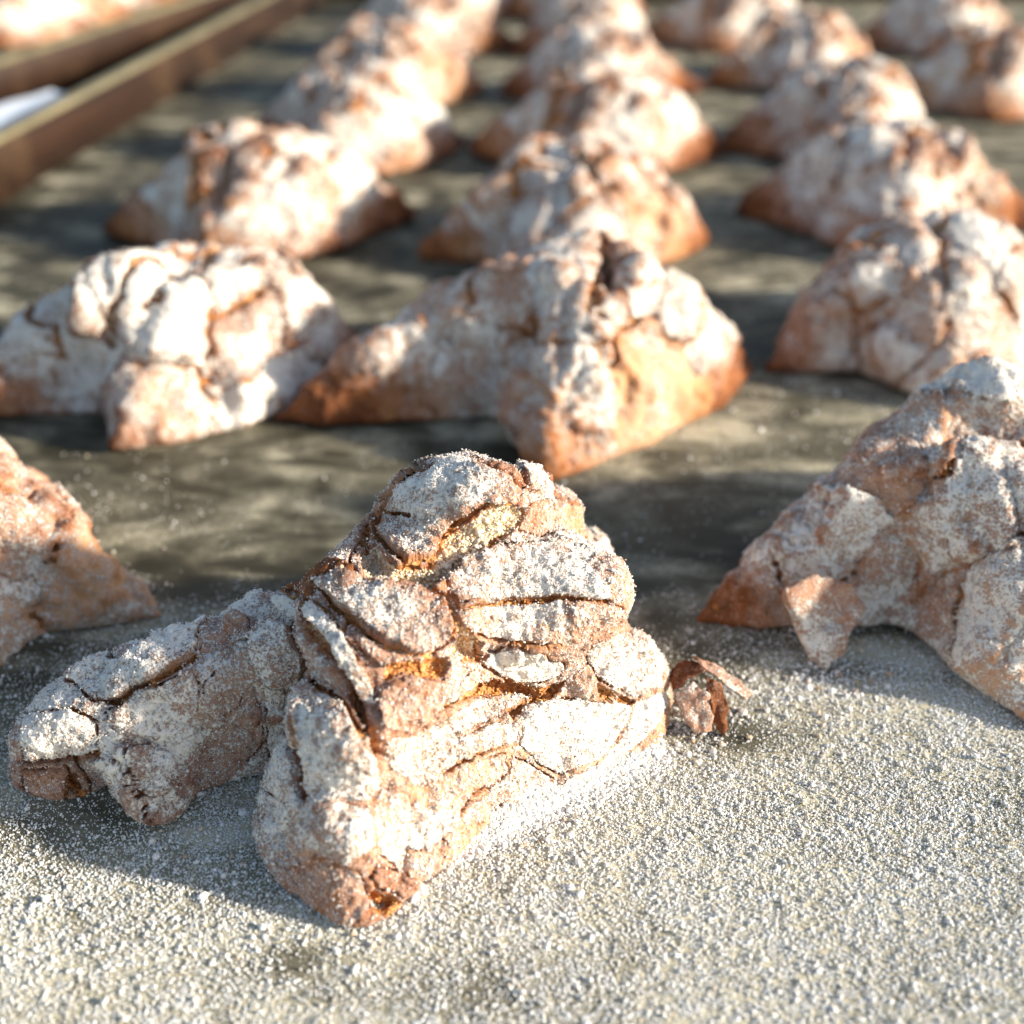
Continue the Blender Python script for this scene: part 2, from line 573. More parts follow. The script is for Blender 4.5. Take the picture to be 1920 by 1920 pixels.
def star_sdf(P, c, feet, mids, H, n_face=6.0, n_ridge=1.8, p=2.6, tilt=(0, 0)):
    """pinched dough: concave walls meeting in sharp ridges that run down to the feet"""
    x, y, z = P[..., 0] - c[0], P[..., 1] - c[1], np.maximum(P[..., 2], 0)
    th = np.arctan2(y, x) % (2 * math.pi)
    F = sorted([(math.atan2(fy - c[1], fx - c[0]) % (2 * math.pi), math.hypot(fx - c[0], fy - c[1])) for fx, fy in feet])
    R = np.zeros_like(x); w = np.zeros_like(x)
    for i in range(len(F)):
        a0, l0 = F[i]
        a1, l1 = F[(i + 1) % len(F)]
        span = (a1 - a0) % (2 * math.pi)
        t = ((th - a0) % (2 * math.pi)) / span
        m = t < 1
        rm = mids[i % len(mids)]
        r = rm + (l0 - rm) * np.clip(1 - t, 0, 1) ** (p * l0 / rm * 0.6) + (l1 - rm) * np.clip(t, 0, 1) ** (p * l1 / rm * 0.6)
        R = np.where(m, r, R)
        w = np.where(m, np.abs(2 * t - 1) ** 2.5, w)
    n = n_face + (n_ridge - n_face) * w
    h = np.maximum(H * (1 + tilt[0] * x + tilt[1] * y), 0.5)
    rho = np.sqrt(x * x + y * y) / (R * (1.11 - 0.44 * np.clip(z / h, 0, 1.2)))
    g = (rho ** n + (z / h) ** n) ** (1 / n) - 1
    return g * np.minimum(R, h) * 0.8

def ell(P, c, r):
    q = (P - np.array(c)) / np.array(r)
    n = np.sqrt((q * q).sum(-1))
    return (n - 1) * min(r)

def body(spec, h):
    ridges, blobs, cuts = spec['ridges'], spec.get('blobs', ()), spec.get('cuts', ())
    pts = np.array([n[:3] for r in ridges for n in r] + [b[0] for b in blobs] + [(x, y, 0) for x, y in (spec['star']['feet'] if 'star' in spec else ())])
    lo = np.append(pts[:, :2].min(0) - 1.15, -4 * h)
    hi = np.append(pts[:, :2].max(0) + 1.15, spec.get('top', 3.6))
    n = np.ceil((hi - lo) / h).astype(int) + 1
    G = np.stack(np.meshgrid(*[lo[i] + np.arange(n[i]) * h for i in range(3)], indexing='ij'), -1).astype(np.float32)
    W = G.copy()                                            # bend the space a little so that nothing is straight
    for a in range(3):
        W[..., a] += 0.15 * vnoise(G, 1.1, spec['seed'] + 31 * a) * (1 if a < 2 else 0.7)
    d = star_sdf(W, **spec['star']) if 'star' in spec else None
    for r in ridges:
        e = ridge_sdf(W, r, spec.get('flare', 0.5))
        d = e if d is None else smin(d, e, spec.get('k', 0.35))
    for c, r in blobs:
        d = smin(d, ell(W, c, r), 0.18)
    for c, r in cuts:
        d = smax(d, -ell(W, c, r), 0.16)
    s = spec['seed']
    d = d + 0.05 * vnoise(G, 1.7, s + 3) + 0.035 * vnoise(G, 4.1, s + 5)
    d = smax(d, -G[..., 2] + 0.0, 0.03)
    return surface_net(d, lo, h)

def seg_dist(U, A, B):
    t = np.clip(((U - A) @ (B - A)) / max(((B - A) ** 2).sum(), 1e-9), 0, 1)
    return np.linalg.norm(U - (A + t[:, None] * (B - A)), axis=1)

def poly_sd(U, poly):
    """signed pixel distance: positive inside"""
    p = np.array(poly, float)
    ins = np.zeros(len(U), bool)
    d = np.full(len(U), 1e9)
    for a, b in zip(p, np.roll(p, -1, 0)):
        d = np.minimum(d, seg_dist(U, a, b))
        c = ((a[1] > U[:, 1]) != (b[1] > U[:, 1]))
        with np.errstate(divide='ignore', invalid='ignore'):
            xi = (b[0] - a[0]) * (U[:, 1] - a[1]) / (b[1] - a[1]) + a[0]
        ins ^= c & (U[:, 0] < xi)
    return np.where(ins, d, -d)

def biscuit_parts(spec, h, sub, rng, traced=None):
    """returns [(name, mesh, extra)] for one biscuit, in local cm around spec origin"""
    s = spec['seed']
    V, Q = body(spec, h)
    # keep the largest connected lump only: the noise can leave specks
    N = normals(V, Q)
    N = smooth_field(N, Q, 2)
    Vw = V + 0.22 * np.stack([fbm(V, 1.8, s + 20 + a, 2) for a in range(3)], 1)
    ch = 0.12 * facets(Vw, 0.9, s + 11) + 0.035 * facets(Vw, 2.2, s + 14) + 0.035 * fbm(V, 3.0, s + 18, 3)
    rd = 1 - 2 * np.abs(fbm(Vw, 0.85, s + 23, 2))
    ch = ch + spec.get('fold', 0.07) * (rd - 0.5)
    V = V + N * (ch * sstep(0.0, 0.25, V[:, 2]) * (spec.get('rough', 1.0) + spec.get('arm', 0.0) * sstep(-1.4, -2.4, V[:, 0])))[:, None]
    V[:, 2] = np.maximum(V[:, 2], 0)
    V, Q = subdivide(V, Q, sub)
    N = normals(V, Q)
    NS = smooth_field(N, Q, 6 if sub > 1 else 3)
    NS /= np.linalg.norm(NS, axis=1, keepdims=True)
    zt = V[:, 2].max()
    warp = np.stack([fbm(V, 2.2, s + 40 + a, 3) for a in range(3)], 1)
    # --- plates: Voronoi cells over the surface, squashed so that they lie in shingled bands
    nseed = spec.get('plates', 30)
    cand = np.flatnonzero((V[:, 2] > 0.25))
    pick = [rng.choice(cand)]
    pool = rng.choice(cand, min(2500, len(cand)), replace=False)
    wgt = 0.55 + 0.75 * V[pool, 2] / zt
    dm = np.full(len(pool), 1e9)
    for _ in range(nseed - 1):
        dm = np.minimum(dm, np.linalg.norm(V[pool] - V[pick[-1]], axis=1))
        pick.append(pool[np.argmax(dm * wgt * rng.uniform(0.55, 1.0, len(pool)))])
    S = V[pick]
    R = V + 0.26 * warp
    f1 = np.full(len(V), 1e9); f2 = f1.copy()
    i1 = np.zeros(len(V), int); i2 = i1.copy()
    for k, p in enumerate(S):
        d = ((R - p) ** 2).sum(1)
        c1 = d < f1
        c2 = ~c1 & (d < f2)
        f2 = np.where(c1, f1, np.where(c2, d, f2)); i2 = np.where(c1, i1, np.where(c2, k, i2))
        f1 = np.where(c1, d, f1); i1 = np.where(c1, k, i1)
    D = (f2 - f1) / (2 * np.maximum(np.linalg.norm(S[i1] - S[i2], axis=1), 0.05))
    lab = i1.copy()
    hi = sstep(0.35, 0.8, V[:, 2] / zt)
    gap = 0.012 + spec.get('gap', 0.07) * hi * (0.5 + 0.9 * np.clip(fbm(V, 1.3, s + 60, 2) + 0.4, 0, 1))
    openn = sstep(-0.25, 0.40, fbm(V, 1.1, s + 63, 2)) * spec.get('open', 0.75)
    gap = gap * openn
    lift = np.full(400, 0.0)
    lift[:nseed] = rng.uniform(-0.01, 0.05, nseed)
    tilt = rng.normal(0, 0.05, (400, 3))
    flour_c = np.clip(rng.normal(spec.get('flour', 0.62), spec.get('spread', 0.08), 400), 0.15, 0.97)
    bake_c = np.clip(rng.normal(0.40, 0.12, 400), 0.1, 0.8)
    groove = np.zeros(len(V))
    cream = np.zeros(len(V))
    bare = np.zeros(len(V), bool)
    # --- wide fissures where the dough burst open
    for (px, py, ang, w, dep) in spec.get('fissures', ()):
        q = (V[:, 0] - px) * -math.sin(ang) + (V[:, 1] - py) * math.cos(ang) + 0.35 * warp[:, 0] + 0.12 * warp[:, 1]
        al = (V[:, 0] - px) * math.cos(ang) + (V[:, 1] - py) * math.sin(ang)
        ww = w * sstep(0.40, 0.62, V[:, 2] / zt) * (1 - sstep(1.0, 1.6, np.abs(al)))
        e = 1 - sstep(ww * 0.4, ww + 0.03, np.abs(q))
        e *= ww > 0.02
        groove = np.maximum(groove, dep * e)
        bare |= (np.abs(q) < ww * 0.85) & (ww > 0.02)
        cream = np.maximum(cream, sstep(0.3, 0.9, e))
    if traced:
        org = np.array(spec['origin'])
        PW = V + np.array((org[0], org[1], 0))
        U, dep = project(PW)
        camp = Vector((0, 0, CAM_H * 100))
        # what the camera cannot see keeps its Voronoi plates
        st = 2 if len(V) > 150000 else 1
        tree = BVHTree.FromPolygons([tuple(p) for p in PW], [tuple(int(i) for i in q) for q in Q])
        vis = ((PW - np.array(camp)) * N).sum(1) < 0.0
        ids = np.flatnonzero(vis)
        for i in ids:
            p = Vector(PW[i])
            dr = p - camp
            ln = dr.length
            hit = tree.ray_cast(camp, dr / ln, ln - 0.06)
            if hit[0] is not None:
                vis[i] = False
        cm_px = dep / FPX
        Uw = U + np.stack((9 * warp[:, 0] + 4 * fbm(V, 9, s + 80, 2), 9 * warp[:, 1] + 4 * fbm(V, 9, s + 81, 2)), 1)
        best = np.full(len(V), -1e9)
        for k, (poly, lf, fo, ba) in enumerate(traced['plates']):
            sd = poly_sd(Uw, poly) * cm_px
            sd[~vis] = -1e9
            inn = sd > 0
            j = 200 + k
            lab[inn] = j
            D[inn] = sd[inn]
            wide = min(1.0, max(0.0, (lf - 0.009) * 23))
            if np.mean([q[1] for q in poly]) > 1330 and np.mean([q[0] for q in poly]) > 480:
                wide *= 0.4
            openn[inn] *= wide
            gap[inn] = 0.022 * wide * (0.4 + 0.6 * openn[inn])
            lift[j], flour_c[j], bake_c[j] = lf, fo, ba
            best = np.maximum(best, sd)
        out = vis & (best <= 0) & (best > -0.5)
        D[out] = np.minimum(D[out], -best[out] - 0.0)
        for poly, c, dp in traced['crumb']:
            sd = poly_sd(Uw, poly) * cm_px
            sd[~vis] = -1e9
            inn = (sd > 0) & (lab < 200)
            bare |= inn
            cream[inn] = np.maximum(cream[inn], c)
            groove[inn] = np.maximum(groove[inn], dp * sstep(0, 0.06, sd[inn]))
        for line, w, dp, c in traced['grooves']:
            d = np.full(len(V), 1e9)
            for a, b in zip(line[:-1], line[1:]):
                d = np.minimum(d, seg_dist(Uw, np.array(a, float), np.array(b, float)))
            e = (1 - sstep(0.35 * w, w, d)) * vis
            groove = np.maximum(groove, dp * e)
            bare |= (d < w * 0.6) & vis
            cream = np.maximum(cream, c * (e > 0.5))
    groove = smooth_field(groove[:, None], Q, 2)[:, 0]
    cream = smooth_field(cream[:, None], Q, 2)[:, 0]
    # --- the crumb body under the crust
    rough = fbm(V, 7, s + 90, 3) + 0.9 * (0.5 - worley(V, 11, s + 91)) * (1 if sub > 1 else 0.3)
    crack = (1 - sstep(0.0, 0.09, D)) * openn
    off = -0.035 - groove - 0.03 * crack * hi + 0.034 * rough * (0.4 + 0.6 * np.clip(crack + (groove > 0), 0, 1))
    fade = sstep(0.0, 0.12, V[:, 2])
    VC = V + NS * (off * fade)[:, None]
    VC[:, 2] = np.maximum(VC[:, 2], 0)
    parts = [('crumb', mk_mesh('crumb', VC, Q, M_CRUMB, {'cream': cream}))]
    # --- crust plates
    tip = sstep(0.55, 1.0, np.linalg.norm(V[:, :2] - np.array(spec.get('centre', (0, 0))), axis=1) / 3.3)
    convex = np.clip(((V - smooth_field(V, Q, 10 if sub > 1 else 4)) * NS).sum(1) / 0.02, -1, 1)
    lump = fbm(V, 3.2, s + 95, 3)
    fine = fbm(V, 14, s + 97, 2)
    cen = np.zeros((400, 3))
    cnt = np.bincount(lab, minlength=400)
    for d in range(3):
        cen[:, d] = np.bincount(lab, V[:, d], 400) / np.maximum(cnt, 1)
    edge = 1 - openn * np.exp(-np.maximum(D - gap, 0) / 0.035)
    tl = ((V - cen[lab]) * tilt[lab]).sum(1)
    toff = (lift[lab] + tl * sstep(0, 0.3, hi)) * fade + 0.035 * edge + 0.034 * lump + 0.030 * fine + 0.012 * fbm(V, 30, s + 98, 2) - groove * 0.55
    VP = V + NS * (toff * np.maximum(fade, 0.25))[:, None]
    VP[:, 2] = np.maximum(VP[:, 2], 0.002)
    flour = flour_c[lab] - spec.get('less', 0.04) + 0.26 * fbm(V, 1.6, s + 99, 3) - spec.get('tipbare', 0.75) * tip * (1 - sstep(0.3, 1.0, V[:, 2] + 0.3 * lump)) - 0.42 * np.clip(np.abs(convex) - 0.3, 0, 1) - 0.50 * np.exp(-np.maximum(D - gap, 0) / 0.06) * openn * (0.3 + 0.7 * hi) 
    if traced:
        flour = flour + 0.16 * sstep(-1.6, -2.6, V[:, 0])
    bake = bake_c[lab] + 0.30 * tip + 0.25 * fbm(V, 1.2, s + 101, 2) + 0.15 * hi + 0.22 * np.clip(convex, 0, 1)
    okv = (D >= np.where(gap < 0.006, -1, gap)) & ~bare
    lq = lab[Q]
    okf = okv[Q].all(1) & (V[Q][:, :, 2].max(1) > 0.03)
    for j in np.unique(lq[okf][:, 0]):
        F = Q[okf & (lq[:, 0] == j)]
        if len(F) < (40 if sub > 1 else 14):
            continue
        u, inv = np.unique(F, return_inverse=True)
        F = inv.reshape(-1, 4)
        P = VP[u]
        # rim of the plate turned down into the crack
        E = np.concatenate([F[:, (k, (k + 1) % 4)] for k in range(4)])
        key = np.sort(E, 1)
        ku, ci, cc = np.unique(key[:, 0].astype(np.int64) * 10000019 + key[:, 1], return_index=True, return_counts=True)
        be = E[ci[cc == 1]]
        bu, bi = np.unique(be, return_inverse=True)
        bi = bi.reshape(-1, 2) + len(P)
        low = P[bu] - NS[u][bu] * (0.06 + np.maximum(lift[j], 0))
        low[:, 2] = np.maximum(low[:, 2], 0.001)
        P2 = np.concatenate((P, low))
        F2 = np.concatenate((F, np.stack((be[:, 1], be[:, 0], bi[:, 0], bi[:, 1]), 1)))
        fl = np.concatenate((flour[u], flour[u][bu] * 0 + 0.22))
        bk = np.concatenate((bake[u], bake[u][bu] * 0.35))
        parts.append(('crust_plate', mk_mesh('crust_plate', P2, F2, M_CRUST, {'flour': fl, 'bake': bk})))
    # --- loose flour lying on the crust
    ng = spec.get('grains', 0)
    if ng:
        w = (0.12 + np.clip(flour, 0, 1) ** 1.5) * okv * (0.35 + 0.65 * np.clip(NS[:, 2] + 0.3, 0, 1)) * (V[:, 2] > 0.03)
        gi = rng.choice(len(V), ng, p=w / w.sum())
        r = np.exp(rng.normal(math.log(0.0046), 0.42, ng))
        gp = VP[gi] + rng.normal(0, 0.008, (ng, 3)) + NS[gi] * (r * 0.5)[:, None]
        parts.append(('flour_dusting', (gp, r, M_FLOURW)))
        if traced:                                          # torn crumb standing up inside the cracks
            for nm, mt, c0, c1, k in (('loose_crumb', M_CRUMBS, -1, 0.45, 2500), ('loose_crumb', M_CRUMBS2, 0.45, 2, 3500)):
                w = (bare & (cream > c0) & (cream <= c1)).astype(float)
                gi = rng.choice(len(V), k, p=w / w.sum())
                r = np.exp(rng.normal(math.log(0.0085), 0.45, k))
                parts.append((nm, (VC[gi] + rng.normal(0, 0.006, (k, 3)) + NS[gi] * (r * 0.3)[:, None], r, mt)))
    return parts

def build(name, spec, h, sub, label, seed, group=None, traced=None):
    rng = np.random.default_rng(seed)
    parts = biscuit_parts(spec, h, sub, rng, traced)
    o = spec['origin']
    t = thing(name, (o[0] * 0.01, o[1] * 0.01, 0.0), label, 'biscuit', group)
    for nm, me in parts:
        if isinstance(me, tuple):
            grains(nm, me[0], me[1], me[2], rng, t)
        else:
            obj(nm, me, t)
    return t

def copy_biscuit(src, x, y, rz, sc, label, group):
    r = src.copy()
    COL.objects.link(r)
    r.location = (x * 0.01, y * 0.01, 0)
    r.rotation_euler = (0, 0, rz)
    r.scale = (sc, sc, sc)
    tag(r, label, 'biscuit', group)
    for ch in list(src.children):
        c = ch.copy()
        COL.objects.link(c)
        c.parent = r
    return r

GROUP = 'pinched biscuits in rows on the tray'
# ---- the biscuit in focus (all coordinates in cm around its own centre)
MO = (-0.6, 9.4)
def rel(*nodes):
    return [(x - MO[0], y - MO[1], z, r) for x, y, z, r in nodes]
def relb(c, r):
    return ((c[0] - MO[0], c[1] - MO[1], c[2]), r)
main_spec = dict(open=0.62, less=0.01, tipbare=0.25, fold=0.04, rough=0.55, arm=0.6,
    origin=MO, seed=7, plates=22, flour=0.62, gap=0.05, grains=80000, top=3.5, k=0.30,
    ridges=[
        rel((-0.7, 9.6, 2.35, 1.15), (-1.2, 8.75, 2.1, 0.95), (-1.5, 8.2, 1.6, 0.86), (-1.55, 7.75, 0.95, 0.82), (-1.5, 7.45, 0.4, 0.68)),   # front foot
        rel((-0.9, 9.9, 2.35, 0.8), (-1.75, 9.6, 1.95, 0.6), (-2.6, 9.25, 1.68, 0.55), (-3.3, 8.95, 1.4, 0.55), (-4.2, 8.75, 1.05, 0.5), (-4.5, 8.65, 0.9, 0.48)),   # left foot
        rel((-0.3, 9.8, 2.25, 1.1), (0.45, 9.75, 1.75, 0.9), (0.95, 9.75, 1.0, 0.72)),                                    # right corner
        rel((-0.2, 10.2, 2.35, 0.8), (0.35, 10.8, 1.95, 0.55), (0.7, 11.3, 1.2, 0.6)),                                    # back foot
        rel((0.85, 9.6, 0.85, 0.75), (-0.9, 8.2, 0.95, 0.72)),                                                            # right wall
    ],
    flare=0.34,
    blobs=[relb((-0.52, 10.0, 2.35), (0.82, 0.60, 0.60)), relb((-1.15, 9.0, 1.85), (0.85, 0.6, 0.5)), relb((0.2, 9.5, 1.75), (0.95, 0.7, 0.5)),
           relb((-4.45, 8.7, 0.35), (0.48, 0.42, 0.5)), relb((-3.5, 8.45, 0.3), (0.34, 0.45, 0.45)), relb((-3.9, 9.0, 0.8), (0.4, 0.4, 0.45))],
    cuts=[relb((-4.02, 8.15, 0.2), (0.24, 0.45, 0.36)), relb((-2.75, 8.1, 1.3), (0.5, 0.5, 0.9))],
)
def z1(*p):
    return [(420 + x * 0.46875, 800 + y * 0.46875) for x, y in p]
main_traced = dict(
    plates=[  # outline, lift (cm), flour, bake
        (z1((640,330),(720,240),(830,170),(870,110),(980,150),(1130,200),(1190,265),(1150,310),(1050,315),(940,370),(880,440),(860,520),(740,560),(680,510),(605,430),(620,380)), 0.05, 0.72, 0.40),
        (z1((690,150),(740,85),(840,105),(800,150),(640,250),(570,320),(545,420),(500,560),(400,540),(420,420),(540,300),(600,240)), 0.0, 0.66, 0.40),
        (z1((1170,400),(1210,310),(1290,285),(1350,310),(1450,330),(1470,420),(1485,500),(1380,460),(1260,430)), 0.0, 0.45, 0.30),
        (z1((890,600),(960,540),(1100,470),(1230,460),(1340,490),(1390,540),(1460,590),(1530,650),(1540,690),(1400,695),(1330,685),(1150,690),(1000,700),(930,710),(890,660)), 0.03, 0.66, 0.42),
        (z1((375,640),(450,590),(560,595),(690,620),(800,650),(880,690),(905,740),(920,800),(890,860),(830,900),(740,910),(660,880),(560,840),(500,760),(430,720)), 0.09, 0.66, 0.55),
        (z1((225,600),(370,520),(520,580),(400,605),(335,680),(220,660)), 0.03, 0.12, 0.52),
        (z1((330,700),(400,750),(480,850),(540,950),(600,1050),(620,1130),(590,1120),(520,1020),(440,910),(360,810),(310,740)), 0.01, 0.82, 0.30),
        (z1((200,690),(290,700),(300,760),(230,750)), 0.01, 0.85, 0.3),
        (z1((90,860),(150,800),(260,800),(310,880),(345,960),(300,1020),(200,1030),(160,980)), 0.09, 0.62, 0.60),
        (z1((520,850),(600,880),(670,930),(640,965),(560,910)), 0.02, 0.55, 0.50),
        (z1((930,740),(1120,710),(1350,705),(1380,790),(1390,870),(1260,870),(1050,850),(960,800)), -0.01, 0.70, 0.15),
        (z1((1040,900),(1120,885),(1250,895),(1360,940),(1340,990),(1260,1030),(1100,990),(1010,950)), 0.04, 0.92, 0.35),
        (z1((640,1040),(740,1000),(860,1020),(950,960),(980,985),(900,1080),(830,1150),(720,1225),(630,1215),(610,1120)), 0.03, 0.62, 0.45),
        (z1((870,1170),(1000,1085),(1120,1065),(1220,1075),(1130,1140),(1050,1185),(930,1230)), 0.03, 0.74, 0.42),
        (z1((1370,715),(1480,725),(1550,705),(1640,740),(1600,790),(1480,815),(1420,830),(1390,770)), 0.01, 0.55, 0.42),
        (z1((1460,850),(1600,815),(1700,860),(1745,940),(1740,1030),(1640,1080),(1560,1050),(1480,1000),(1440,930)), 0.02, 0.66, 0.42),
        (z1((1200,1145),(1300,1085),(1400,1085),(1500,1090),(1620,1130),(1590,1220),(1480,1330),(1340,1390),(1260,1350),(1170,1260)), 0.02, 0.78, 0.35),
        (z1((640,1255),(740,1240),(850,1190),(930,1245),(1060,1205),(1160,1185),(1155,1250),(1100,1280),(960,1320),(860,1410),(740,1450),(650,1360)), 0.02, 0.76, 0.36),
        (z1((760,1500),(880,1410),(1000,1330),(1110,1300),(1130,1380),(1050,1440),(960,1500),(930,1590),(850,1660),(770,1690),(690,1640),(700,1570)), 0.0, 0.62, 0.36),
        (z1((1140,1310),(1250,1370),(1330,1420),(1250,1500),(1130,1530),(1000,1600),(960,1590),(975,1510),(1060,1450),(1140,1390)), 0.0, 0.66, 0.46),
        (z1((1650,1100),(1760,1050),(1760,1130),(1680,1240),(1570,1320),(1460,1400),(1350,1480),(1310,1445),(1490,1350),(1600,1230)), 0.0, 0.93, 0.30),
        ([(500,1292),(530,1285),(545,1330),(545,1400),(555,1450),(562,1500),(540,1500),(505,1470),(502,1380)], 0.02, 0.72, 0.36),
        ([(563,1330),(590,1300),(640,1320),(680,1370),(700,1420),(705,1480),(690,1510),(640,1500),(600,1520),(583,1490),(570,1420)], 0.02, 0.76, 0.34),
        ([(495,1482),(560,1512),(600,1532),(640,1512),(690,1522),(700,1578),(650,1615),(600,1596),(540,1625),(495,1600)], 0.0, 0.72, 0.36),
        ([(500,1612),(560,1634),(610,1606),(670,1626),(690,1700),(650,1745),(600,1742),(540,1710)], 0.0, 0.66, 0.50),
        ([(712,1480),(760,1490),(770,1560),(750,1640),(710,1600),(700,1530)], 0.0, 0.62, 0.40),
        ([(700,1625),(760,1640),(785,1660),(770,1690),(700,1668),(690,1640)], 0.03, 0.45, 0.70),
    ] + [([(x * 0.41667, 1050 + y * 0.41667) for x, y in p], lf, fo, ba) for p, lf, fo, ba in (
        (((130,690),(330,680),(440,720),(460,840),(340,880),(130,885),(105,800)), 0.06, 0.70, 0.45),
        (((110,930),(310,912),(320,1000),(300,1130),(230,1130),(120,1010)), 0.05, 0.62, 0.50),
        (((350,890),(470,860),(560,900),(590,1000),(640,1100),(660,1160),(590,1200),(580,1275),(500,1210),(440,1100),(390,960)), 0.04, 0.72, 0.45),
        (((310,520),(430,420),(500,410),(560,460),(660,410),(690,330),(800,340),(890,320),(880,440),(700,540),(500,650),(420,640),(360,580)), 0.07, 0.66, 0.48),
        (((480,690),(640,590),(860,510),(900,560),(890,680),(820,800),(640,830),(540,780)), 0.02, 0.58, 0.45),
        (((560,850),(640,840),(760,860),(800,980),(740,1050),(640,1060),(600,960)), 0.05, 0.64, 0.50),
        (((890,320),(1040,230),(1110,250),(1120,330),(1000,430),(900,440)), 0.0, 0.42, 0.50),
        (((760,1000),(900,820),(1010,700),(1150,560),(1190,800),(1100,900),(980,1020),(800,1080)), 0.0, 0.46, 0.42),
        (((920,560),(1000,450),(1140,360),(1160,540),(1020,690),(910,800)), 0.0, 0.45, 0.34))],
    crumb=[  # bare crumb: outline, creaminess, depth
        (z1((860,520),(900,440),(1060,330),(1190,310),(1190,350),(1130,430),(1000,510),(850,560)), 1.0, 0.03),
        (z1((540,500),(600,480),(690,560),(850,560),(960,510),(1100,450),(960,560),(880,620),(820,650),(700,610),(560,590)), 0.9, 0.16),
        (z1((880,640),(940,720),(960,800),(1020,860),(1010,940),(950,960),(900,900),(930,800)), 0.55, 0.16),
        (z1((640,960),(740,930),(880,920),(900,960),(860,1010),(720,990),(640,1020)), 0.05, 0.10),
        (z1((840,1160),(960,1060),(1040,1000),(1150,1010),(1260,1050),(1360,1010),(1340,1060),(1190,1130),(1150,1170),(1060,1060),(960,1090)), 0.08, 0.10),
        (z1((1480,1020),(1560,1070),(1640,1100),(1600,1120),(1500,1080)), 0.25, 0.08),
        (z1((200,670),(330,690),(420,740),(500,830),(430,760),(330,700)), 0.1, 0.06),
        ([(690,1672),(730,1685),(765,1695),(735,1722),(695,1712)], 0.0, 0.22),
    ],
    grooves=[  # polyline, half width px, depth cm, creaminess
        ([(40, 1424), (90, 1418), (140, 1418), (185, 1405)], 8, 0.14, 0.0),
        ([(135, 1460), (150, 1480), (172, 1500)], 16, 0.20, 0.0),
        ([(205, 1318), (290, 1278), (365, 1240)], 6, 0.07, 0.0),
        (z1((290,790),(380,870),(460,980),(540,1100),(610,1240),(620,1310)), 15, 0.20, 0.45),
        ([(545,1330),(556,1400),(566,1450),(572,1500)], 11, 0.16, 0.1),
        (z1((820,160),(700,230),(600,310),(570,400),(560,470)), 13, 0.10, 0.1),
        (z1((640,340),(700,350),(760,345)), 6, 0.05, 0.1),
        (z1((310,1000),(420,1060),(500,1130),(560,1230)), 9, 0.08, 0.0),
        (z1((1120,690),(1250,690),(1380,700),(1540,700)), 6, 0.06, 0.1),
        (z1((870,1390),(960,1320),(1110,1270)), 5, 0.06, 0.3),
        (z1((940,1560),(980,1480),(1040,1440)), 5, 0.08, 0.0),
    ],
)
build('biscuit', main_spec, 0.06, 2, 'sharply focused cracked biscuit with orange fissures and a long floury foot', 11, GROUP, main_traced)

# ---- flour on the tray near the lens
def tray_flour(name, x0, x1, y0, y1, n, rm, seed, label, fade):
    rng = np.random.default_rng(seed)
    x, y = rng.uniform(x0, x1, n), rng.uniform(y0, y1, n)
    k = rng.uniform(0, 1, n) < tray_flour_density(x, y) ** 1.3 * fade(y) * (0.75 + 0.5 * vnoise(np.stack((x, y, 0 * x), -1), 14, 3))
    x, y = x[k], y[k]
    n = len(x)
    r = np.exp(rng.normal(math.log(rm), 0.34, n)) * np.where(rng.uniform(0, 1, n) < 0.10, 1.7, 1.0)
    cl = np.clip(vnoise(np.stack((x, y, 0 * x), -1), 9, 8), 0, 1)
    z = r * rng.uniform(0.2, 1.0, n) + 0.035 * cl * rng.uniform(0, 1, n)
    return tag(grains(name, np.stack((x, y, z), 1), r, M_FLOUR, rng), label, 'flour')

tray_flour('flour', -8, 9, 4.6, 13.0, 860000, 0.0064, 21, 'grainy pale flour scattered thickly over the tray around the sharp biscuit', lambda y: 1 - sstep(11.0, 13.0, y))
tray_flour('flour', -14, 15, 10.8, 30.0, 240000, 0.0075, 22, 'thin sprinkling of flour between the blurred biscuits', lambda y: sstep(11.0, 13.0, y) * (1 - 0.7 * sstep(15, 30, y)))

rng = np.random.default_rng(31)
n = 16000
t = rng.beta(1.6, 1.3, n)
a, b = np.array((-0.75, 7.45)), np.array((1.55, 9.25))
off = np.abs(rng.normal(0, 0.17, n)) * (0.5 + 0.9 * t)
base = a + (b - a) * t[:, None] + np.array((0.62, -0.78)) * (off - 0.10)[:, None]
ht = np.clip(0.26 * (0.4 + 0.6 * t) - off * 0.75 + 0.05 * vnoise(np.concatenate((base, 0 * base[:, :1]), 1), 4, 2), 0.0, 1)
tag(grains('flour_pile', np.concatenate((base, (ht * rng.uniform(0.2, 1, n) + 0.008)[:, None]), 1), np.exp(rng.normal(math.log(0.011), 0.4, n)), M_FLOUR, rng),
    'low bank of cream flour piled against the sunlit wall of the sharp biscuit', 'flour')

# ---- the biscuits next to it, each with its own feet
def spec_abs(origin, ridges, seed, blobs=(), cuts=(), **kw):
    ox, oy = origin
    d = dict(origin=origin, seed=seed, plates=26, flour=0.60, gap=0.06, grains=9000, top=3.5, k=0.32, flare=0.38)
    d['ridges'] = [[(x - ox, y - oy, z, r) for x, y, z, r in R] for R in ridges]
    d['blobs'] = [((x - ox, y - oy, z), r) for (x, y, z), r in blobs]
    d['cuts'] = [((x - ox, y - oy, z), r) for (x, y, z), r in cuts]
    d.update(kw)
    return d

def star_abs(origin, centre, feet, mids, H, seed, blobs=(), cuts=(), ridges=(), sk=None, **kw):
    d = spec_abs(origin, ridges, seed, blobs, cuts, plates=18, gap=0.035, flour=0.74, rough=1.2)
    ox, oy = origin
    d['star'] = dict(c=(centre[0] - ox, centre[1] - oy), feet=[(x - ox, y - oy) for x, y in feet], mids=mids, H=H, **(sk or {}))
    d.update(kw)
    return d

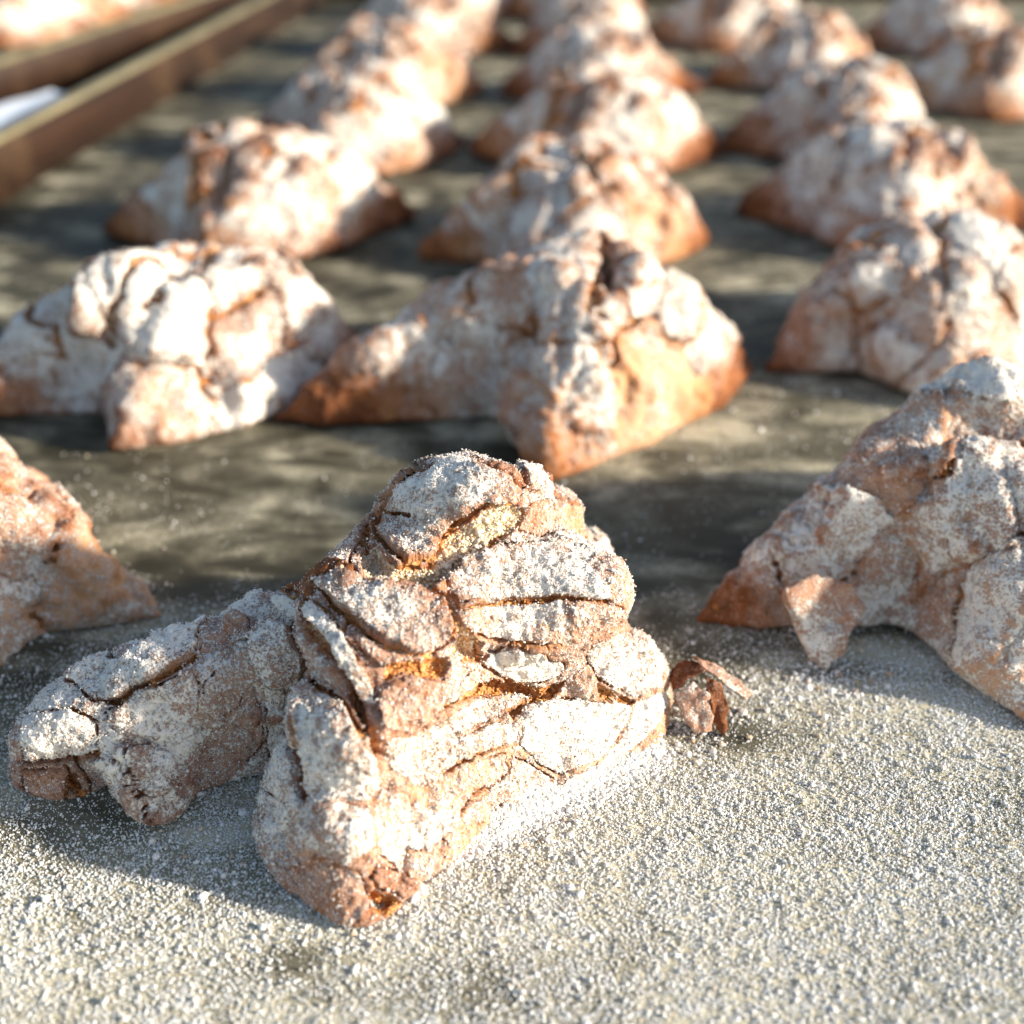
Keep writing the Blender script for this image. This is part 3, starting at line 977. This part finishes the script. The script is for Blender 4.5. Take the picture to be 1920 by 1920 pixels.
# feet are listed anticlockwise from the right; mids are the waist radii of the walls between them
near = [
    (star_abs((0.8, 17.4), (0.9, 17.6), [(4.0, 18.3), (1.5, 20.4), (-3.5, 16.6), (0.55, 14.9)], [1.35, 1.2, 1.15, 1.6], 2.4, 101,
        ridges=[[(0.4, 17.6, 2.1, 0.7), (-0.6, 17.25, 1.6, 0.45), (-1.8, 16.95, 0.95, 0.42), (-3.0, 16.75, 0.45, 0.36)], [(2.2, 17.6, 1.7, 0.7), (3.2, 17.9, 0.95, 0.4), (3.75, 18.1, 0.7, 0.25)]],
        blobs=[((0.65, 17.9, 1.75), (0.7, 0.6, 0.5)), ((2.3, 17.5, 1.45), (0.9, 0.75, 0.62)), ((0.45, 16.2, 0.6), (0.6, 0.7, 0.6))],
        cuts=[((1.45, 17.6, 2.4), (0.26, 0.9, 0.5))],
        fissures=[(0.65, 0.2, 1.45, 0.09, 0.12)], grains=14000),
     'peaked biscuit with two humps directly behind the sharply focused one'),
    (star_abs((-5.6, 17.8), (-5.4, 17.9), [(-2.6, 19.3), (-5.0, 20.4), (-9.0, 16.9), (-6.0, 15.7)], [1.35, 1.3, 1.3, 1.4], 2.2, 102,
        ridges=[[(-6.4, 17.4, 2.1, 0.7), (-5.2, 17.95, 2.0, 0.8), (-3.85, 18.5, 1.75, 0.5), (-3.0, 19.15, 0.6, 0.32)], [(-6.5, 17.4, 1.9, 0.6), (-7.5, 17.15, 1.05, 0.45), (-8.6, 16.95, 0.55, 0.4)]],
        blobs=[((-6.35, 17.45, 1.75), (0.85, 0.6, 0.5)), ((-4.15, 18.35, 1.35), (0.9, 0.6, 0.55)), ((-5.9, 16.5, 0.6), (0.55, 0.55, 0.6))],
        cuts=[((-5.35, 17.5, 2.4), (0.3, 0.75, 0.42))],
        fissures=[(0.1, -0.1, 1.0, 0.08, 0.12), (1.3, 0.4, 0.5, 0.06, 0.10)], grains=14000),
     'long saddle-backed biscuit with a burnt orange front foot, left of the two-humped one'),
    (star_abs((-6.7, 11.6), (-7.2, 11.75), [(-4.55, 11.3), (-6.8, 14.1), (-10.0, 11.6), (-6.25, 10.0)], [1.1, 1.2, 1.2, 1.0], 2.15, 103,
        ridges=[[(-6.6, 11.8, 1.95, 0.6), (-5.7, 11.65, 1.45, 0.42), (-5.05, 11.45, 0.55, 0.32)], [(-6.8, 11.4, 1.6, 0.6), (-6.35, 10.5, 0.7, 0.4)]],
        sk=dict(n_ridge=1.7), flour=0.68, grains=12000),
     'brown biscuit with a dark pointed tip behind the long foot of the sharp one'),
    (star_abs((5.4, 11.9), (5.65, 12.0), [(8.7, 12.2), (5.9, 14.7), (2.45, 11.2), (5.7, 9.5)], [1.3, 1.2, 0.95, 1.35], 2.2, 104,
        ridges=[[(5.7, 12.5, 2.6, 0.62), (4.6, 12.25, 1.95, 0.42), (3.6, 11.8, 0.95, 0.40), (2.95, 11.45, 0.45, 0.40)]],
        blobs=[((5.75, 12.55, 2.25), (0.62, 0.45, 0.5)), ((5.6, 11.5, 1.5), (0.8, 0.5, 0.42)), ((5.7, 10.6, 0.5), (0.6, 0.8, 0.5))],
        cuts=[((5.2, 12.0, 2.5), (0.9, 0.2, 0.35))],
        plates=18, grains=34000, flour=0.70, rough=1.3),
     'tall ridged biscuit with a triangular crust flake hanging off its foot'),
    (star_abs((7.2, 19.3), (7.3, 19.5), [(10.4, 19.9), (7.3, 22.0), (4.6, 18.5), (7.1, 17.0)], [1.4, 1.3, 1.25, 1.7], 2.1, 105,
        ridges=[[(6.9, 19.7, 2.1, 0.6), (5.9, 19.3, 1.35, 0.4), (5.1, 18.75, 0.75, 0.36)]],
        blobs=[((6.7, 19.8, 1.7), (0.55, 0.5, 0.45)), ((8.0, 19.7, 1.75), (0.9, 0.5, 0.5)), ((7.0, 18.4, 0.5), (0.9, 0.8, 0.6))],
        cuts=[((7.35, 19.4, 2.45), (0.22, 0.8, 0.4))],
        fissures=[(0.3, 0.1, 1.3, 0.08, 0.12)], grains=9000),
     'wide biscuit with a smooth broad front face behind the tall ridged one'),
]
for i, (sp, lb) in enumerate(near):
    build('biscuit', sp, 0.07 if i in (3,) else 0.085, 1 if i != 3 else 1, lb, 200 + i, GROUP)

# ---- the far, blurred rows: four shapes, copied, each turned and sized a little differently
rng = np.random.default_rng(5)
protos = []
for v in range(4):
    ft = []
    for ang, ln in ((8, 3.2), (82, 2.7), (190, 3.4), (258, 2.7)):
        a = math.radians(ang + rng.uniform(-14, 14))
        ln *= rng.uniform(0.9, 1.08)
        ft.append((math.cos(a) * ln, math.sin(a) * ln))
    bl = [((rng.uniform(-1.2, 1.2), rng.uniform(-0.6, 0.6), rng.uniform(1.5, 1.8)), (rng.uniform(0.5, 0.9), 0.6, 0.5)) for _ in range(3)]
    cu = [((rng.uniform(-0.4, 0.4), rng.uniform(-0.3, 0.3), 2.5), (0.24, 0.9, 0.45))]
    protos.append((dict(origin=(0, 0), seed=300 + v, plates=12, flour=0.73, spread=0.07, gap=0.08, grains=0, top=3.5, k=0.3, ridges=[], blobs=bl, cuts=cu, rough=1.3,
                        star=dict(c=(0, 0), feet=ft, mids=list(rng.uniform(1.3, 1.7, 4)), H=rng.uniform(2.15, 2.4), tilt=(rng.uniform(-0.06, 0.06), 0)),
                        fissures=[(0.0, 0.0, 1.2 + 0.3 * v, 0.08, 0.12)]), None))
ORD = ('first', 'second', 'third', 'fourth', 'fifth')
ROW = {'A': ('blurred biscuit along the brown rim, %s behind the saddle-backed one', 'blurred biscuits along the rim'),
       'B': ('blurred biscuit, %s in line behind the two-humped biscuit', 'blurred biscuits behind the two-humped one'),
       'C': ('blurred biscuit, %s in line behind the broad-faced biscuit', 'blurred biscuits behind the broad-faced one'),
       'D': ('blurred biscuit in the outermost row, %s counted towards the far rim', 'blurred biscuits of the outermost row'),
       'N': ('out of focus biscuit on the neighbouring tray, %s along its rim', 'biscuits on the neighbouring tray')}
seen = {}
far = [('A', 490, 440, 0, 0.05, 1.0), ('A', 665, 290, 1, -0.1, 1.0), ('A', 735, 180, 2, 0.1, 0.98), ('A', 800, 95, 3, 0.0, 1.0), ('A', 850, 30, 0, 0.3, 1.0),
       ('B', 1075, 465, 2, 0.0, 0.98), ('B', 1115, 300, 0, -0.15, 1.0), ('B', 1125, 180, 3, 0.1, 0.95), ('B', 1100, 95, 1, 0.2, 0.95), ('B', 1085, 30, 2, -0.2, 0.95),
       ('C', 1660, 420, 3, -0.1, 1.0), ('C', 1560, 280, 1, 0.0, 1.0), ('C', 1490, 150, 2, 0.15, 1.0), ('C', 1365, 80, 0, -0.1, 1.0),
       ('D', 1845, 195, 0, 0.0, 1.0), ('D', 1760, 90, 3, 0.1, 1.0),
       ('N', 30, 70, 1, 0.2, 1.0), ('N', 120, 40, 2, 0.0, 1.0), ('N', 235, 5, 3, 0.0, 0.9)]
first = {}
for row, u, v, k, rz, sc in far:
    g = ground(u, v) if v is not None else u
    lb, gr = ROW[row]
    lb = lb % ORD[seen.get(row, 0)]
    seen[row] = seen.get(row, 0) + 1
    if k not in first:
        sp = dict(protos[k][0])
        t = build('biscuit', sp, 0.12, 1, lb, 400 + k, gr)
        t.location = (g[0] * 0.01, g[1] * 0.01, 0)
        t.rotation_euler = (0, 0, rz)
        first[k] = t
    else:
        copy_biscuit(first[k], g[0], g[1], rz, sc, lb, gr)

# ---- the flake hanging off the tall biscuit's foot, and the dark crumb on the tray
def shard(name, outline, thick, nrm_noise, seed, flour, bake, parent=None):
    """a broken piece of crust: an outline of 3-D points (cm), thickened, subdivided and roughened"""
    P = np.array(outline, float)
    c = P.mean(0)
    n = np.cross(P[1] - P[0], P[2] - P[0]); n /= np.linalg.norm(n)
    K, nr = len(P), 7
    m = 8 * K
    ring = np.array([P[i // 8] + (P[(i // 8 + 1) % K] - P[i // 8]) * (i % 8) / 8 for i in range(m)])
    V = []
    for side in (1, -1):
        for r in range(nr):
            f = 1 - r / nr
            V.append(c + (ring - c) * f + n * side * thick * (0.5 if r else 0.36))
        V.append(np.repeat(c[None] + n * side * thick * 0.5, m, 0))
    V = np.concatenate(V)
    V = V + 0.06 * np.stack([fbm(V, 7, seed + a, 3) for a in range(3)], 1) + nrm_noise * n * fbm(V, 2.5, seed + 9, 2)[:, None]
    Q = []
    R = nr + 1
    for sd in range(2):
        for r in range(R - 1):
            for i in range(m):
                a, b = (sd * R + r) * m + i, (sd * R + r) * m + (i + 1) % m
                q = (a, b, b + m, a + m)
                Q.append(q if sd == 0 else q[::-1])
    for i in range(m):
        Q.append((i, R * m + i, R * m + (i + 1) % m, (i + 1) % m))
    V[:, 2] = np.maximum(V[:, 2], 0.003)
    fl = np.full(len(V), flour) + 0.25 * fbm(V, 3, seed + 4, 2)
    return obj(name, mk_mesh(name, V, np.array(Q), M_CRUST, {'flour': fl, 'bake': np.full(len(V), bake)}), parent)

def at_y(u, v, y):
    d = pix_ray(u, v)
    t = y / d[1]
    return np.array((d[0] * t, y, CAM_H * 100 + d[2] * t))
bis = [o for o in bpy.data.objects if o.get('label') == near[3][1]][0]
oo = np.array((5.4, 11.9, 0))
f = shard('crust_flake', [at_y(1460, 1105, 10.75) - oo, at_y(1525, 1080, 10.9) - oo, at_y(1595, 1092, 10.9) - oo, at_y(1615, 1140, 10.75) - oo, at_y(1580, 1220, 10.5) - oo, at_y(1548, 1262, 10.35) - oo, at_y(1515, 1230, 10.5) - oo],
          0.11, 0.07, 51, 0.62, 0.50, bis)
fs = shard('crust_flake', [at_y(1788, 1252, 10.05) - oo, at_y(1806, 1222, 10.15) - oo, at_y(1826, 1198, 10.25) - oo, at_y(1834, 1212, 10.2) - oo, at_y(1816, 1240, 10.1) - oo],
           0.03, 0.01, 57, 0.98, 0.30, bis)
fs['label'] = 'small curled white sliver of crust'
mb = [o for o in bpy.data.objects if str(o.get('label', '')).startswith('sharply focused')][0]
mo = np.array((MO[0], MO[1], 0))
ft = shard('crust_flake', [at_y(1008, 950, 10.65) - mo, at_y(1016, 905, 10.75) - mo, at_y(1026, 886, 10.8) - mo, at_y(1038, 890, 10.8) - mo, at_y(1044, 922, 10.75) - mo, at_y(1075, 945, 10.65) - mo, at_y(1050, 985, 10.5) - mo],
           0.10, 0.03, 58, 0.30, 0.60, mb)
ft['label'] = 'small dark upright tip of crust'
f['label'] = 'triangular brown crust flake hanging off the foot'

crumb = thing('biscuit_crumb', (0, 0, 0), 'small dark brown crumb of broken crust lying beside the sharp biscuit', 'crumb')
g = ground(1330, 1370)
crumb.location = (g[0] * 0.01, g[1] * 0.01, 0)
def cr(*pts):
    return [np.array((at_y(u, v, y) - np.array((g[0], g[1], 0)))) for u, v, y in pts]
shard('crust_shard', cr((1300, 1228, 9.80), (1345, 1250, 9.80), (1415, 1303, 9.72), (1400, 1312, 9.62), (1345, 1275, 9.66), (1306, 1245, 9.7)), 0.035, 0.03, 61, 0.50, 0.85, crumb)
shard('crust_shard', cr((1252, 1268, 9.75), (1285, 1238, 9.85), (1315, 1240, 9.8), (1322, 1262, 9.62), (1290, 1272, 9.6), (1262, 1290, 9.6)), 0.06, 0.04, 62, 0.16, 0.95, crumb)
shard('crust_shard', cr((1322, 1270, 9.62), (1350, 1285, 9.55), (1366, 1330, 9.38), (1360, 1384, 9.2), (1338, 1370, 9.28), (1330, 1310, 9.45)), 0.09, 0.07, 63, 0.18, 0.85, crumb)
shard('crust_shard', cr((1270, 1312, 9.5), (1300, 1282, 9.6), (1330, 1300, 9.5), (1335, 1372, 9.28), (1300, 1372, 9.25), (1282, 1350, 9.3)), 0.14, 0.09, 64, 0.45, 0.70, crumb)

rng = np.random.default_rng(44)
P = []
for u, v, sp, n in ((1560, 1285, 0.35, 60), (1300, 1390, 0.45, 50), (1480, 1300, 0.6, 50), (900, 1590, 0.6, 40), (330, 1600, 0.7, 30), (760, 1730, 0.5, 25),
                    (1450, 790, 1.5, 40)):
    q = ground(u, v)
    P.append(np.concatenate((rng.normal(0, sp, (n, 2)) * (1, 0.55) + q, np.full((n, 1), 0.018)), 1))
P = np.concatenate(P)
tag(grains('crumb_scatter', P, np.exp(rng.normal(math.log(0.020), 0.4, len(P))), M_FLOURW, rng), 'tiny pale and tan crumbs strewn on the tray among the near biscuits', 'crumbs')

# ---- what lies beyond the tray: table, neighbouring tray, white slab added for the sunlit patch in the gap
V, Q = sheet(np.linspace(-140, 140, 3), np.linspace(-40, 220, 3))
V[:, 2] = -0.3
tb = tag(obj('table', mk_mesh('table', V, Q, M_TABLE)), None, None, None, 'structure')
ra, rb = ground(0, 122, 1.2), ground(255, 38, 1.2)
dv = (rb - ra) / np.linalg.norm(rb - ra)
q0, q1 = ra - dv * 22, rb + dv * 45
tray2 = thing('baking_tray', (0, 0, 0), 'neighbouring baking tray across the dark gap, with its own brown rim', 'tray')
obj('rim', box_mesh('rim', q0, q1, 0.40, -0.25, 1.2, M_RIM), tray2)
obj('rim_edge', box_mesh('rim_edge', q0 + (0.03, 0), q1 + (0.03, 0), 0.5, 1.203, 1.33, M_RIMTOP, 0.04), tray2)
nn = np.array((-dv[1], dv[0]))
F4 = np.array([(*(q0 + nn * 0.4), 0), (*(q1 + nn * 0.4), 0), (*(q1 + nn * 40), 0), (*(q0 + nn * 40), 0)])
obj('tray_floor', mk_mesh('tray_floor', F4, np.array([(0, 1, 2, 3)]), M_TRAY, {'flour': np.full(4, 0.15)}), tray2)
c0, c1, c2, c3 = ground(-60, 275, 0.9), ground(150, 178, 0.9), ground(95, 172, 0.9), ground(-60, 215, 0.9)  # white slab added for the bright patch, raised until the sun reaches it
xs = np.linspace(0, 1, 24)
A, B = np.meshgrid(xs, xs, indexing='ij')
XY = ((1 - A) * (1 - B))[..., None] * c0 + (A * (1 - B))[..., None] * c1 + (A * B)[..., None] * c2 + ((1 - A) * B)[..., None] * c3
P = np.concatenate((XY, np.full((24, 24, 1), 0.9)), 2).reshape(-1, 3)
P[:, 2] += 0.12 * fbm(P, 0.8, 77, 3) + 0.05
i = (np.arange(23)[:, None] * 24 + np.arange(23)[None]).ravel()
cl = obj('sunlit_slab', mk_mesh('sunlit_slab', P, np.stack((i, i + 24, i + 25, i + 1), 1), M_SLAB))
sd = cl.modifiers.new('thick', 'SOLIDIFY')
sd.thickness = 0.012
sd.offset = -1 if cl.data.polygons[0].normal.z > 0 else 1
tag(cl, 'bright white slab added as the sunlit patch in the dark gap between the two trays', 'sunlit_slab')
